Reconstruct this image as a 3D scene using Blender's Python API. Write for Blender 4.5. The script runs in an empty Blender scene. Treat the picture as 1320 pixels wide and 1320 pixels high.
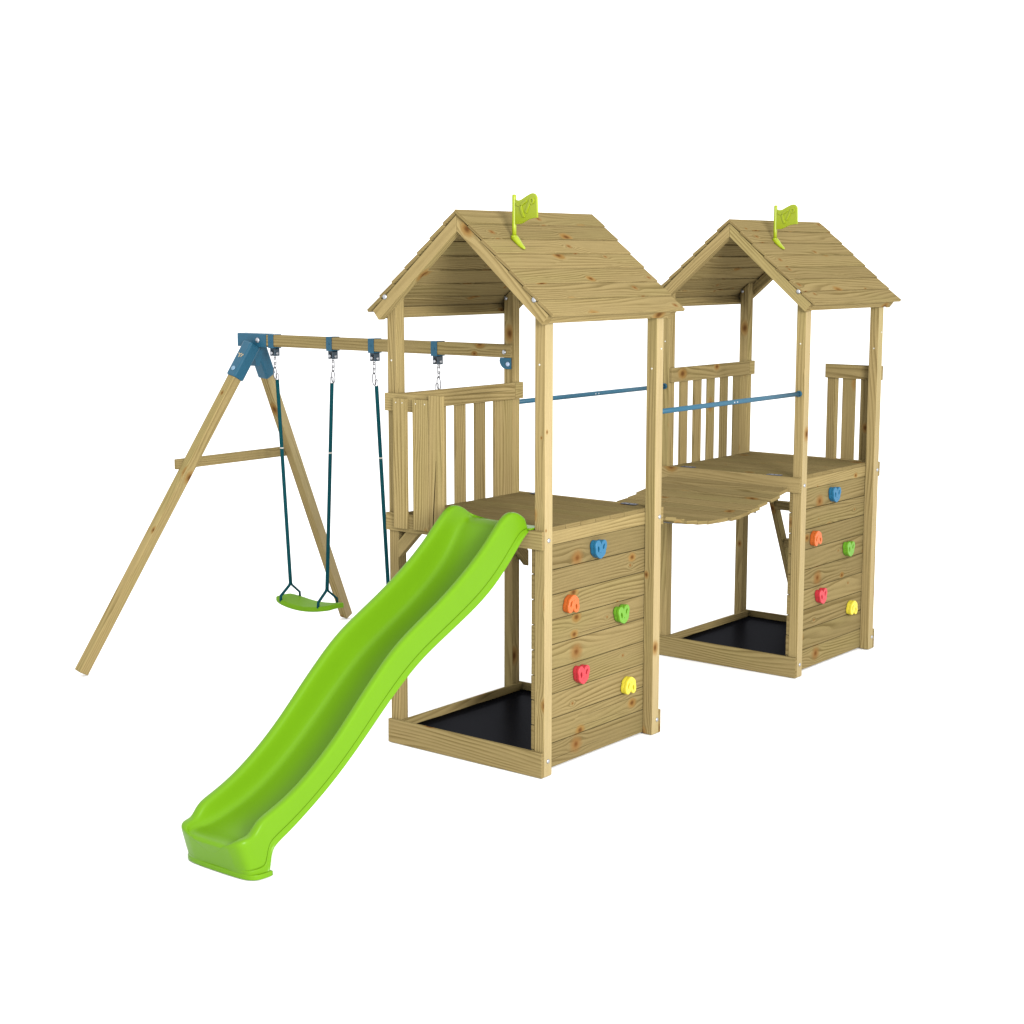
import bpy, bmesh, math, random
from mathutils import Vector, Matrix
random.seed(7)
S = bpy.context.scene
COL = S.collection
# ------------------------------------------------------------------ dimensions (metres)
DX = .010   # beam front plane stands 13 mm proud of the post
W, D, PA, T, G = 0.998, 0.989, 0.062, 0.019, 2.4695
ZD, HP = 1.2, 0.124           # deck height, base plank height
ZF0, ZF1 = 1.113, 1.203       # fascia
ZR0, ZR1 = 1.719, 1.808       # top rail
YR0, YR1, ZA, ZE, XT = -0.053, 1.0505, 2.709, 2.2195, 0.084   # roof
YB, ZB0, ZB1, XL = 0.927, 1.941, 2.0115, -3.094                # swing beam

# ------------------------------------------------------------------ materials
def nn(nt, typ, **kw):
    n = nt.nodes.new(typ)
    for k, v in kw.items(): setattr(n, k, v)
    return n
def math_(nt, op, a, b=None, c=None, clamp=False):
    n = nt.nodes.new('ShaderNodeMath'); n.operation = op; n.use_clamp = clamp
    for i, v in enumerate((a, b, c)):
        if v is None: continue
        if isinstance(v, (int, float)): n.inputs[i].default_value = v
        else: nt.links.new(v, n.inputs[i])
    return n.outputs[0]
def mixc(nt, fac, a, b, blend='MIX'):
    n = nt.nodes.new('ShaderNodeMix'); n.data_type = 'RGBA'; n.blend_type = blend
    for key, v in ((0, fac), (6, a), (7, b)):
        if isinstance(v, (int, float)): n.inputs[key].default_value = v
        elif isinstance(v, tuple): n.inputs[key].default_value = (*v, 1)
        else: nt.links.new(v, n.inputs[key])
    return n.outputs[2]
def comb(nt, x, y, z):
    n = nt.nodes.new('ShaderNodeCombineXYZ')
    for i, v in enumerate((x, y, z)):
        if isinstance(v, (int, float)): n.inputs[i].default_value = v
        else: nt.links.new(v, n.inputs[i])
    return n.outputs[0]
def noise(nt, vec, scale, detail=2.0, rough=0.5, dist=0.0):
    n = nt.nodes.new('ShaderNodeTexNoise'); n.noise_dimensions = '3D'
    nt.links.new(vec, n.inputs['Vector'])
    n.inputs['Scale'].default_value = scale; n.inputs['Detail'].default_value = detail
    n.inputs['Roughness'].default_value = rough; n.inputs['Distortion'].default_value = dist
    return n.outputs['Fac']
def smooth(nt, v, a, b):
    n = nt.nodes.new('ShaderNodeMapRange'); n.interpolation_type = 'SMOOTHSTEP'
    nt.links.new(v, n.inputs[0]); 
    for i, x in ((1, a), (2, b)):
        if isinstance(x, (int, float)): n.inputs[i].default_value = x
        else: nt.links.new(x, n.inputs[i])
    n.inputs[3].default_value = 0; n.inputs[4].default_value = 1
    return n.outputs[0]

def wood_material(name, light, dark, pale):
    m = bpy.data.materials.new(name); m.use_nodes = True; nt = m.node_tree
    b = nt.nodes['Principled BSDF']
    uv = nn(nt, 'ShaderNodeUVMap', uv_map='grain'); sep = nn(nt, 'ShaderNodeSeparateXYZ')
    nt.links.new(uv.outputs[0], sep.inputs[0]); u, v = sep.outputs[0], sep.outputs[1]
    uv2 = nn(nt, 'ShaderNodeUVMap', uv_map='board'); sep2 = nn(nt, 'ShaderNodeSeparateXYZ')
    nt.links.new(uv2.outputs[0], sep2.inputs[0]); tone, endg = sep2.outputs[0], sep2.outputs[1]
    # knots: jittered cells 0.42 m along the grain, 0.11 m across it
    SU, SV = 2.2, 8.6
    vor = nn(nt, 'ShaderNodeTexVoronoi', voronoi_dimensions='2D', feature='F1')
    vor.inputs['Scale'].default_value = 1.0; vor.inputs['Randomness'].default_value = 0.85
    us, vs = math_(nt, 'MULTIPLY', u, SU), math_(nt, 'MULTIPLY', v, SV)
    nt.links.new(comb(nt, us, vs, 0), vor.inputs['Vector'])
    ps = nn(nt, 'ShaderNodeSeparateXYZ'); nt.links.new(vor.outputs['Position'], ps.inputs[0])
    cs = nn(nt, 'ShaderNodeSeparateColor'); nt.links.new(vor.outputs['Color'], cs.inputs[0])
    du = math_(nt, 'DIVIDE', math_(nt, 'SUBTRACT', us, ps.outputs[0]), SU)
    dv = math_(nt, 'DIVIDE', math_(nt, 'SUBTRACT', vs, ps.outputs[1]), SV)
    wob = noise(nt, comb(nt, u, v, 4.0), 45, 2)
    d2 = math_(nt, 'ADD', math_(nt, 'POWER', math_(nt, 'MULTIPLY', du, 0.72), 2), math_(nt, 'POWER', dv, 2))
    d = math_(nt, 'MULTIPLY', math_(nt, 'SQRT', d2), math_(nt, 'ADD', 0.75, math_(nt, 'MULTIPLY', wob, 0.5)))
    r = math_(nt, 'MULTIPLY', math_(nt, 'SUBTRACT', cs.outputs[0], 0.60, clamp=True), 0.056)
    r = math_(nt, 'MAXIMUM', r, 0.00001)
    q = math_(nt, 'MINIMUM', math_(nt, 'DIVIDE', math_(nt, 'MULTIPLY', math_(nt, 'POWER', r, 2), 2.2), math_(nt, 'MAXIMUM', d2, 1e-7)), 1.0)
    w = math_(nt, 'SUBTRACT', v, math_(nt, 'MULTIPLY', dv, q))
    # single knots placed on chosen boards (position given in metres from the knot)
    uv3 = nn(nt, 'ShaderNodeUVMap', uv_map='knot'); sep3 = nn(nt, 'ShaderNodeSeparateXYZ'); nt.links.new(uv3.outputs[0], sep3.inputs[0])
    ku, kv = sep3.outputs[0], sep3.outputs[1]
    kd2 = math_(nt, 'ADD', math_(nt, 'POWER', math_(nt, 'MULTIPLY', ku, 0.85), 2), math_(nt, 'POWER', kv, 2))
    kd = math_(nt, 'MULTIPLY', math_(nt, 'SQRT', kd2), math_(nt, 'ADD', 0.72, math_(nt, 'MULTIPLY', wob, 0.56)))
    kq = math_(nt, 'MINIMUM', math_(nt, 'DIVIDE', 0.00075, math_(nt, 'MAXIMUM', math_(nt, 'ADD', math_(nt, 'POWER', math_(nt, 'MULTIPLY', ku, 0.55), 2), math_(nt, 'POWER', kv, 2)), 1e-7)), 1.0)
    w = math_(nt, 'SUBTRACT', w, math_(nt, 'MULTIPLY', kv, kq))
    # growth rings: lines along the grain, warped into long arches
    warp = noise(nt, comb(nt, math_(nt, 'MULTIPLY', u, 0.6), math_(nt, 'MULTIPLY', w, 5.0), 1.0), 1.0, 1.2, 0.4)
    warp2 = noise(nt, comb(nt, math_(nt, 'MULTIPLY', u, 2.6), math_(nt, 'MULTIPLY', w, 16.0), 7.0), 1.0, 2, 0.5)
    ph = math_(nt, 'ADD', math_(nt, 'MULTIPLY', w, 48.0), math_(nt, 'ADD', math_(nt, 'MULTIPLY', warp, 11.0), math_(nt, 'MULTIPLY', warp2, 0.6)))
    fr = math_(nt, 'FRACT', ph)
    late = math_(nt, 'MULTIPLY', smooth(nt, fr, 0.25, 0.86), math_(nt, 'SUBTRACT', 1.0, smooth(nt, fr, 0.88, 1.0)))
    fine = noise(nt, comb(nt, math_(nt, 'MULTIPLY', u, 7.0), math_(nt, 'MULTIPLY', w, 330.0), 2.0), 1.0, 3, 0.6)
    blot = noise(nt, comb(nt, math_(nt, 'MULTIPLY', u, 1.6), math_(nt, 'MULTIPLY', v, 9.0), 9.0), 1.0, 3, 0.55)
    speck = noise(nt, comb(nt, math_(nt, 'MULTIPLY', u, 60.0), math_(nt, 'MULTIPLY', v, 420.0), 3.0), 1.0, 2, 0.6)
    strength = math_(nt, 'ADD', 0.17, math_(nt, 'MULTIPLY', smooth(nt, blot, 0.35, 0.65), 0.62))
    c = mixc(nt, math_(nt, 'MULTIPLY', late, strength), light, dark)
    c = mixc(nt, math_(nt, 'MULTIPLY', smooth(nt, tone, 0.5, 1.0), 1.0), c, mixc(nt, math_(nt, 'MULTIPLY', late, 0.35), pale, light))
    def mul(c, f): 
        return mixc(nt, 1.0, c, comb2(f), 'MULTIPLY')
    def comb2(f):
        n = nt.nodes.new('ShaderNodeCombineColor')
        for i in range(3): nt.links.new(f, n.inputs[i])
        return n.outputs[0]
    c = mul(c, math_(nt, 'ADD', 0.74, math_(nt, 'MULTIPLY', fine, 0.52)))
    c = mul(c, math_(nt, 'ADD', 0.84, math_(nt, 'MULTIPLY', blot, 0.32)))
    c = mul(c, math_(nt, 'ADD', 0.90, math_(nt, 'MULTIPLY', speck, 0.20)))
    c = mul(c, math_(nt, 'ADD', 0.86, math_(nt, 'MULTIPLY', math_(nt, 'MINIMUM', tone, 0.5), 0.56)))
    # olive and rusty drifts of the pressure treatment
    c = mixc(nt, math_(nt, 'MULTIPLY', smooth(nt, noise(nt, comb(nt, math_(nt, 'MULTIPLY', u, 0.9), math_(nt, 'MULTIPLY', v, 3.0), 21.0), 1.0, 2), 0.45, 0.75), 0.35), c,
             mixc(nt, 1.0, c, (0.90, 1.02, 0.86), 'MULTIPLY'))
    # drying checks: thin dark splits running along the grain
    vc = nn(nt, 'ShaderNodeTexVoronoi', voronoi_dimensions='2D', feature='F1'); vc.inputs['Scale'].default_value = 1.0; vc.inputs['Randomness'].default_value = 0.9
    CU, CV = 0.9, 10.0
    cu_, cv_ = math_(nt, 'MULTIPLY', u, CU), math_(nt, 'MULTIPLY', v, CV)
    nt.links.new(comb(nt, cu_, cv_, 0), vc.inputs['Vector'])
    pc = nn(nt, 'ShaderNodeSeparateXYZ'); nt.links.new(vc.outputs['Position'], pc.inputs[0])
    cc_ = nn(nt, 'ShaderNodeSeparateColor'); nt.links.new(vc.outputs['Color'], cc_.inputs[0])
    cdu = math_(nt, 'DIVIDE', math_(nt, 'SUBTRACT', cu_, pc.outputs[0]), CU)
    slant = math_(nt, 'MULTIPLY', math_(nt, 'SUBTRACT', cc_.outputs[1], 0.5), 0.05)
    cdv = math_(nt, 'ABSOLUTE', math_(nt, 'ADD', math_(nt, 'DIVIDE', math_(nt, 'SUBTRACT', cv_, pc.outputs[1]), CV), math_(nt, 'ADD', math_(nt, 'MULTIPLY', cdu, slant), math_(nt, 'MULTIPLY', warp2, 0.004))))
    leng = smooth(nt, math_(nt, 'ABSOLUTE', cdu), 0.34, 0.10)
    chk = math_(nt, 'MULTIPLY', math_(nt, 'SUBTRACT', 1.0, smooth(nt, cdv, 0.0004, 0.0019)), math_(nt, 'MULTIPLY', leng, smooth(nt, cc_.outputs[0], 0.60, 0.72)))
    c = mixc(nt, math_(nt, 'MULTIPLY', chk, 0.8), c, (0.022, 0.015, 0.006))
    # knots
    halo = math_(nt, 'SUBTRACT', 1.0, smooth(nt, d, math_(nt, 'MULTIPLY', r, 0.9), math_(nt, 'MULTIPLY', r, 2.3)))
    core = math_(nt, 'SUBTRACT', 1.0, smooth(nt, d, math_(nt, 'MULTIPLY', r, 0.15), math_(nt, 'MULTIPLY', r, 1.25)))
    big = smooth(nt, r, 0.0003, 0.0022)
    c = mixc(nt, math_(nt, 'MULTIPLY', math_(nt, 'MULTIPLY', halo, 0.75), big), c, (0.155, 0.082, 0.022))
    c = mixc(nt, math_(nt, 'MULTIPLY', math_(nt, 'MULTIPLY', core, 0.9), big), c, (0.060, 0.024, 0.007))
    khalo = math_(nt, 'SUBTRACT', 1.0, smooth(nt, kd, 0.010, 0.040)); kcore = math_(nt, 'SUBTRACT', 1.0, smooth(nt, kd, 0.001, 0.016))
    c = mixc(nt, math_(nt, 'MULTIPLY', khalo, 0.8), c, (0.132, 0.066, 0.021))
    c = mixc(nt, math_(nt, 'MULTIPLY', kcore, 0.85), c, (0.070, 0.026, 0.007))
    c = mixc(nt, math_(nt, 'MULTIPLY', endg, 0.35), c, (0.105, 0.075, 0.03))
    nt.links.new(c, b.inputs['Base Color'])
    b.inputs['Roughness'].default_value = 0.72
    b.inputs['Specular IOR Level'].default_value = 0.0
    bp = nn(nt, 'ShaderNodeBump'); bp.inputs['Strength'].default_value = 0.25; bp.inputs['Distance'].default_value = 0.002
    nt.links.new(math_(nt, 'ADD', math_(nt, 'MULTIPLY', fine, 0.6), math_(nt, 'MULTIPLY', late, -0.5)), bp.inputs['Height'])
    nt.links.new(bp.outputs[0], b.inputs['Normal'])
    return m
def plain(name, col, rough=0.4, metal=0.0, spec=0.5, var=0.06, vscale=30, bump=0.0):
    m = bpy.data.materials.new(name); m.use_nodes = True; nt = m.node_tree; b = nt.nodes['Principled BSDF']
    tc = nn(nt, 'ShaderNodeTexCoord')
    n = noise(nt, tc.outputs['Object'], vscale, 3)
    f = math_(nt, 'ADD', 1 - var, math_(nt, 'MULTIPLY', n, 2 * var))
    cc = nt.nodes.new('ShaderNodeCombineColor')
    for i in range(3): nt.links.new(f, cc.inputs[i])
    nt.links.new(mixc(nt, 1.0, col, cc.outputs[0], 'MULTIPLY'), b.inputs['Base Color'])
    b.inputs['Roughness'].default_value = rough; b.inputs['Metallic'].default_value = metal
    b.inputs['Specular IOR Level'].default_value = spec
    if bump:
        bp = nn(nt, 'ShaderNodeBump'); bp.inputs['Strength'].default_value = bump; bp.inputs['Distance'].default_value = 0.001
        nt.links.new(noise(nt, tc.outputs['Object'], 260, 2), bp.inputs['Height']); nt.links.new(bp.outputs[0], b.inputs['Normal'])
    return m
WOOD = wood_material('treated_pine', (0.176, 0.134, 0.060), (0.082, 0.058, 0.021), (0.192, 0.151, 0.080))
DARKWOOD = plain('split_wood', (0.018, 0.012, 0.005), 0.9, spec=0.0)
LIME = plain('lime_plastic', (0.073, 0.167, 0.0036), 0.34, spec=0.10, var=0.03, vscale=6, bump=0.05)
SEATG = plain('seat_green_plastic', (0.085, 0.19, 0.005), 0.55, spec=0.05, var=0.05)
YGREEN = plain('yellow_green_plastic', (0.165, 0.207, 0.004), 0.4, spec=0.3, var=0.03)
BLUE = plain('blue_plastic', (0.009, 0.056, 0.094), 0.42, spec=0.2, var=0.08)
NAVY = plain('dark_blue_steel', (0.008, 0.022, 0.035), 0.35, spec=0.5, var=0.08)
BARB = plain('blue_painted_steel', (0.017, 0.062, 0.098), 0.42, spec=0.12, var=0.04)
ROPE = plain('teal_rope', (0.001, 0.034, 0.042), 0.7, spec=0.05, var=0.25, vscale=160)
STEEL = plain('zinc_steel', (0.30, 0.31, 0.33), 0.4, metal=0.9, var=0.05)
CHAIN = plain('galvanised_chain', (0.11, 0.11, 0.12), 0.45, metal=0.9, var=0.05)
WHITE = plain('white_plastic', (0.33, 0.32, 0.28), 0.4)
BLACK = plain('black_liner_plastic', (0.0012, 0.0012, 0.002), 0.4, spec=0.012, var=0.2)
HINGE = plain('grey_hinge_steel', (0.03, 0.033, 0.045), 0.5, spec=0.2)
GOLD = plain('pale_emblem_print', (0.22, 0.18, 0.11), 0.5)
H_BLUE = plain('hold_blue', (0.007, 0.075, 0.145), 0.4, spec=0.3)
H_ORANGE = plain('hold_orange', (0.31, 0.068, 0.012), 0.4, spec=0.3)
H_GREEN = plain('hold_green', (0.07, 0.185, 0.010), 0.4, spec=0.3)
H_RED = plain('hold_red', (0.29, 0.018, 0.026), 0.4, spec=0.3)
H_YELLOW = plain('hold_yellow', (0.38, 0.32, 0.025), 0.4, spec=0.3)
GROUND = plain('white_floor', (0.80, 0.80, 0.80), 0.9, spec=0.0, var=0.0)

def matte_black():
    m = bpy.data.materials.new('black_liner_sheet'); m.use_nodes = True; nt = m.node_tree; nt.nodes.clear()
    o = nn(nt, 'ShaderNodeOutputMaterial'); d = nn(nt, 'ShaderNodeBsdfDiffuse'); g = nn(nt, 'ShaderNodeBsdfGlossy'); mx = nn(nt, 'ShaderNodeMixShader')
    d.inputs[0].default_value = (.0012, .0012, .002, 1); g.inputs[0].default_value = (.9, .92, 1, 1); g.inputs['Roughness'].default_value = .32
    mx.inputs[0].default_value = .011
    nt.links.new(d.outputs[0], mx.inputs[1]); nt.links.new(g.outputs[0], mx.inputs[2]); nt.links.new(mx.outputs[0], o.inputs[0]); return m
BLACK = matte_black()
# ------------------------------------------------------------------ object helpers
def link(name, mesh, mat=None, parent=None, loc=(0, 0, 0), smooth_=False):
    o = bpy.data.objects.new(name, mesh); COL.objects.link(o)
    if mat and not mesh.materials: mesh.materials.append(mat)
    if parent: o.parent = parent
    o.location = loc
    if smooth_:
        for p in mesh.polygons: p.use_smooth = True
    return o
def thing(name, label, cat, loc=(0, 0, 0), group=None):
    o = bpy.data.objects.new(name, None); COL.objects.link(o); o.location = loc; o.empty_display_size = 0.1
    o['label'] = label; o['category'] = cat
    if group: o['group'] = group
    return o
class Boards:
    """boxes with grain-aligned UVs, gathered into one mesh"""
    def __init__(self):
        self.bm = bmesh.new(); self.g = self.bm.loops.layers.uv.new('grain'); self.b = self.bm.loops.layers.uv.new('board'); self.k = self.bm.loops.layers.uv.new('knot')
    def bar(self, p0, p1, w, h, side, tone=None, pale=(), top_fn=None, ends=None, knot=None):
        """bar from p0 to p1; w along `side`, h along the third axis. pale: face keys among +s -s +h -h"""
        p0, p1 = Vector(p0), Vector(p1); a = (p1 - p0); L = a.length; a.normalize()
        s = Vector(side); s = (s - a * s.dot(a)).normalized(); h_ = a.cross(s)
        if tone is None: tone = random.uniform(-0.02, 0.46)
        ru, rv = random.uniform(0, 60), random.uniform(0, 60)
        vs = {}
        for i in (0, 1):
            for j in (-1, 1):
                for k in (-1, 1):
                    p = p0 + a * (L * i) + s * (w / 2 * j) + h_ * (h / 2 * k)
                    if ends: p += a * ends(i, j, k)
                    if top_fn and i == 1: p = top_fn(p)
                    vs[(i, j, k)] = self.bm.verts.new(p)
        faces = [('+s', [(0, 1, -1), (1, 1, -1), (1, 1, 1), (0, 1, 1)]), ('-s', [(0, -1, 1), (1, -1, 1), (1, -1, -1), (0, -1, -1)]),
                 ('+h', [(0, 1, 1), (1, 1, 1), (1, -1, 1), (0, -1, 1)]), ('-h', [(0, -1, -1), (1, -1, -1), (1, 1, -1), (0, 1, -1)]),
                 ('e1', [(1, -1, -1), (1, -1, 1), (1, 1, 1), (1, 1, -1)]), ('e0', [(0, -1, 1), (0, -1, -1), (0, 1, -1), (0, 1, 1)])]
        for n, (key, idx) in enumerate(faces):
            f = self.bm.faces.new([vs[i] for i in idx])
            end = key[0] == 'e'
            for lp, i in zip(f.loops, idx):
                q = lp.vert.co - p0
                if end: uvv = (q.dot(s) + ru, q.dot(h_) + rv)
                else: uvv = (q.dot(a) + ru + n * 1.37, (q.dot(h_) if key[1] == 's' else q.dot(s)) + rv + n * 0.731)
                lp[self.g].uv = uvv
                lp[self.k].uv = ((q.dot(a) - knot[0]) * knot[2], ((q.dot(h_) if key[1] == 's' else q.dot(s)) - knot[1]) * knot[2]) if knot and not end else (9.0, 9.0)
                lp[self.b].uv = (1.0 if key in pale else tone, 1.0 if end else 0.0)
        return self
    def box(self, x0, x1, y0, y1, z0, z1, axis='x', tone=None, pale=(), top_fn=None, ends=None, knot=None):
        c = Vector(((x0 + x1) / 2, (y0 + y1) / 2, (z0 + z1) / 2))
        if axis == 'x': p0, p1, side, w, h = (x0, c.y, c.z), (x1, c.y, c.z), (0, 1, 0), y1 - y0, z1 - z0
        elif axis == 'y': p0, p1, side, w, h = (c.x, y0, c.z), (c.x, y1, c.z), (1, 0, 0), x1 - x0, z1 - z0
        else: p0, p1, side, w, h = (c.x, c.y, z0), (c.x, c.y, z1), (1, 0, 0), x1 - x0, y1 - y0
        return self.bar(p0, p1, w, h, side, tone, pale, top_fn, ends, knot)
    def build(self, name, parent=None, mat=None, bevel=0.0022, loc=(0, 0, 0)):
        bmesh.ops.recalc_face_normals(self.bm, faces=self.bm.faces[:])
        me = bpy.data.meshes.new(name); self.bm.to_mesh(me); self.bm.free()
        o = link(name, me, mat or WOOD, parent, loc)
        if bevel:
            md = o.modifiers.new('edges', 'BEVEL'); md.width = bevel; md.segments = 2; md.limit_method = 'ANGLE'; md.angle_limit = 0.6
        return o
def tube_mesh(name, pts, r, seg=10, closed=False, cap=True, rfun=None):
    bm = bmesh.new(); pts = [Vector(p) for p in pts]; rings = []; n = len(pts); prev = None
    for i, p in enumerate(pts):
        if closed: t = pts[(i + 1) % n] - pts[i - 1]
        else: t = pts[min(i + 1, n - 1)] - pts[max(i - 1, 0)]
        t.normalize()
        ref = prev if prev is not None else (Vector((0, 0, 1)) if abs(t.z) < 0.9 else Vector((1, 0, 0)))
        x = (ref - t * ref.dot(t)).normalized(); y = t.cross(x); prev = x
        rr = rfun(i / max(1, n - 1)) if rfun else r
        rings.append([bm.verts.new(p + (x * math.cos(2 * math.pi * k / seg) + y * math.sin(2 * math.pi * k / seg)) * rr) for k in range(seg)])
    for i in range(n if closed else n - 1):
        A, B = rings[i], rings[(i + 1) % n]
        for k in range(seg): bm.faces.new([A[k], A[(k + 1) % seg], B[(k + 1) % seg], B[k]])
    if cap and not closed: bm.faces.new(rings[0][::-1]); bm.faces.new(rings[-1])
    bmesh.ops.recalc_face_normals(bm, faces=bm.faces[:])
    for f in bm.faces: f.smooth = len(f.verts) == 4
    me = bpy.data.meshes.new(name); bm.to_mesh(me); bm.free(); return me
def tube(name, pts, r, mat, parent, **kw): return link(name, tube_mesh(name, pts, r, **kw), mat, parent)
def merge_meshes(name, meshes):
    bm = bmesh.new()
    for m in meshes: bm.from_mesh(m)
    me = bpy.data.meshes.new(name); bm.to_mesh(me); bm.free(); return me
_dome = {}
def dome_mesh(r, h):
    """bolt head: flanged dome pointing along +Z"""
    if (r, h) in _dome: return _dome[(r, h)]
    bm = bmesh.new(); prof = [(r, 0), (r, h * .25), (r * .86, h * .6), (r * .55, h * .9), (r * .22, h)]
    rings = [[bm.verts.new((q * math.cos(2 * math.pi * k / 16), q * math.sin(2 * math.pi * k / 16), z)) for k in range(16)] for q, z in prof]
    for A, B in zip(rings, rings[1:]):
        for k in range(16): bm.faces.new([A[k], A[(k + 1) % 16], B[(k + 1) % 16], B[k]]).smooth = True
    bm.faces.new(rings[-1]).smooth = True; bm.faces.new(rings[0][::-1])
    me = bpy.data.meshes.new('bolt'); bm.to_mesh(me); bm.free(); _dome[(r, h)] = me; return me
def bolt(parent, p, n, r=0.012, h=0.008, mat=None, name='bolt'):
    me = dome_mesh(r, h)
    if mat and mat is not STEEL: me = me.copy(); me.materials.clear()
    o = link(name, me, mat or STEEL, parent); o.location = p
    o.rotation_mode = 'QUATERNION'; o.rotation_quaternion = Vector((0, 0, 1)).rotation_difference(Vector(n)); return o
def shape2d(name, loops, depth, bevel=0.0, res=2):
    """flat outline(s) in local XY, filled, given thickness along Z (even-odd holes)"""
    cu = bpy.data.curves.new(name + '_outline', 'CURVE'); cu.dimensions = '2D'; cu.fill_mode = 'BOTH'
    cu.extrude = depth / 2; cu.bevel_depth = bevel; cu.bevel_resolution = res
    for lp in loops:
        sp = cu.splines.new('POLY'); sp.points.add(len(lp) - 1); sp.use_cyclic_u = True
        for p, (x, y) in zip(sp.points, lp): p.co = (x, y, 0, 1)
    tmp = bpy.data.objects.new(name + '_outline', cu); COL.objects.link(tmp)
    bpy.context.view_layer.update()
    me = bpy.data.meshes.new_from_object(tmp.evaluated_get(bpy.context.evaluated_depsgraph_get()))
    bpy.data.objects.remove(tmp); bpy.data.curves.remove(cu); me.name = name; me.materials.clear()
    return me
def spline(pts, n=8, closed=False):
    """Catmull-Rom through 2D/3D points"""
    P = [Vector(p) for p in pts]; N = len(P); out = []
    for i in range(N if closed else N - 1):
        a = P[(i - 1) % N] if closed or i > 0 else P[0]; b = P[i]; c = P[(i + 1) % N]; d = P[(i + 2) % N] if closed or i + 2 < N else P[-1]
        for k in range(n):
            t = k / n
            out.append(0.5 * ((2 * b) + (c - a) * t + (2 * a - 5 * b + 4 * c - d) * t * t + (3 * b - a - 3 * c + d) * t ** 3))
    if not closed: out.append(P[-1])
    return out
def stroke(pts, w, n=6):
    """ribbon outline around an open 2D stroke"""
    c = spline([(x, y, 0) for x, y in pts], n); L, R = [], []
    for i, p in enumerate(c):
        t = (c[min(i + 1, len(c) - 1)] - c[max(i - 1, 0)]).normalized(); nrm = Vector((-t.y, t.x, 0)); 
        L.append((p + nrm * w / 2)[:2]); R.append((p - nrm * w / 2)[:2])
    return L + R[::-1]
def copy_tree(o, parent=None, loc=None):
    c = o.copy(); COL.objects.link(c); c.parent = parent
    if loc is not None: c.location = loc
    for ch in list(o.children): copy_tree(ch, c)
    return c

# ------------------------------------------------------------------ towers
SL = (ZA - ZE) / (XT + W / 2)                     # roof slope
ANG = math.atan(SL); RB = 0.016                   # roof board thickness
def roof_under(x): return ZA - abs(x + W / 2) * SL - RB / math.cos(ANG) - 0.004
def climbing_hold_mesh(flip):
    pts = [(0, .019), (.010, .036), (.026, .044), (.040, .036), (.045, .016), (.039, -.003), (.036, -.021), (.020, -.036), (.002, -.044), (-.018, -.037), (-.036, -.022), (-.040, -.003), (-.046, .016), (-.040, .036), (-.026, .043), (-.010, .035)]
    if flip: pts = [(-x * .95, -y * .95) for x, y in pts]
    out = [p[:2] for p in spline([(x, y, 0) for x, y in pts], 4, True)]
    hole = lambda cx, cy, rx, ry, tilt: [(cx + rx * math.cos(a) * math.cos(tilt) - ry * math.sin(a) * math.sin(tilt), cy + rx * math.cos(a) * math.sin(tilt) + ry * math.sin(a) * math.cos(tilt)) for a in [2 * math.pi * k / 14 for k in range(14)]]
    f = -1 if flip else 1
    top = shape2d('hold', [out, hole(-.021, .000 * f, .0105, .019, .30 * f), hole(.022, .014 * f, .0105, .017, -.35 * f), hole(0, -.016 * f, .0055, .0055, 0)], 0.012, 0.003)
    base = shape2d('hold', [[(x * .94, y * .94) for x, y in out]], 0.016, 0.004)
    bm = bmesh.new(); bm.from_mesh(base)
    for v in bm.verts: v.co.z += 0.012
    k = len(bm.verts); bm.from_mesh(top); bm.verts.ensure_lookup_table()
    for v in bm.verts[k:]: v.co.z += 0.030
    M = Matrix(((0, 0, 1, 0), (1, 0, 0, 0), (0, 1, 0, 0), (0, 0, 0, 1)))   # local x->Y, y->Z, z->X
    bmesh.ops.transform(bm, matrix=M, verts=bm.verts[:])
    me = bpy.data.meshes.new('climbing_hold'); bm.to_mesh(me); bm.free(); return me
HOLD = (climbing_hold_mesh(False), climbing_hold_mesh(True))
HOLDS = [(0.490, 1.048, H_BLUE, 0, 'blue climbing hold'), (0.267, 0.808, H_ORANGE, 1, 'orange climbing hold'), (0.697, 0.682, H_GREEN, 0, 'green climbing hold'), (0.353, 0.436, H_RED, 0, 'red climbing hold'), (0.766, 0.298, H_YELLOW, 1, 'yellow climbing hold')]

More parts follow.
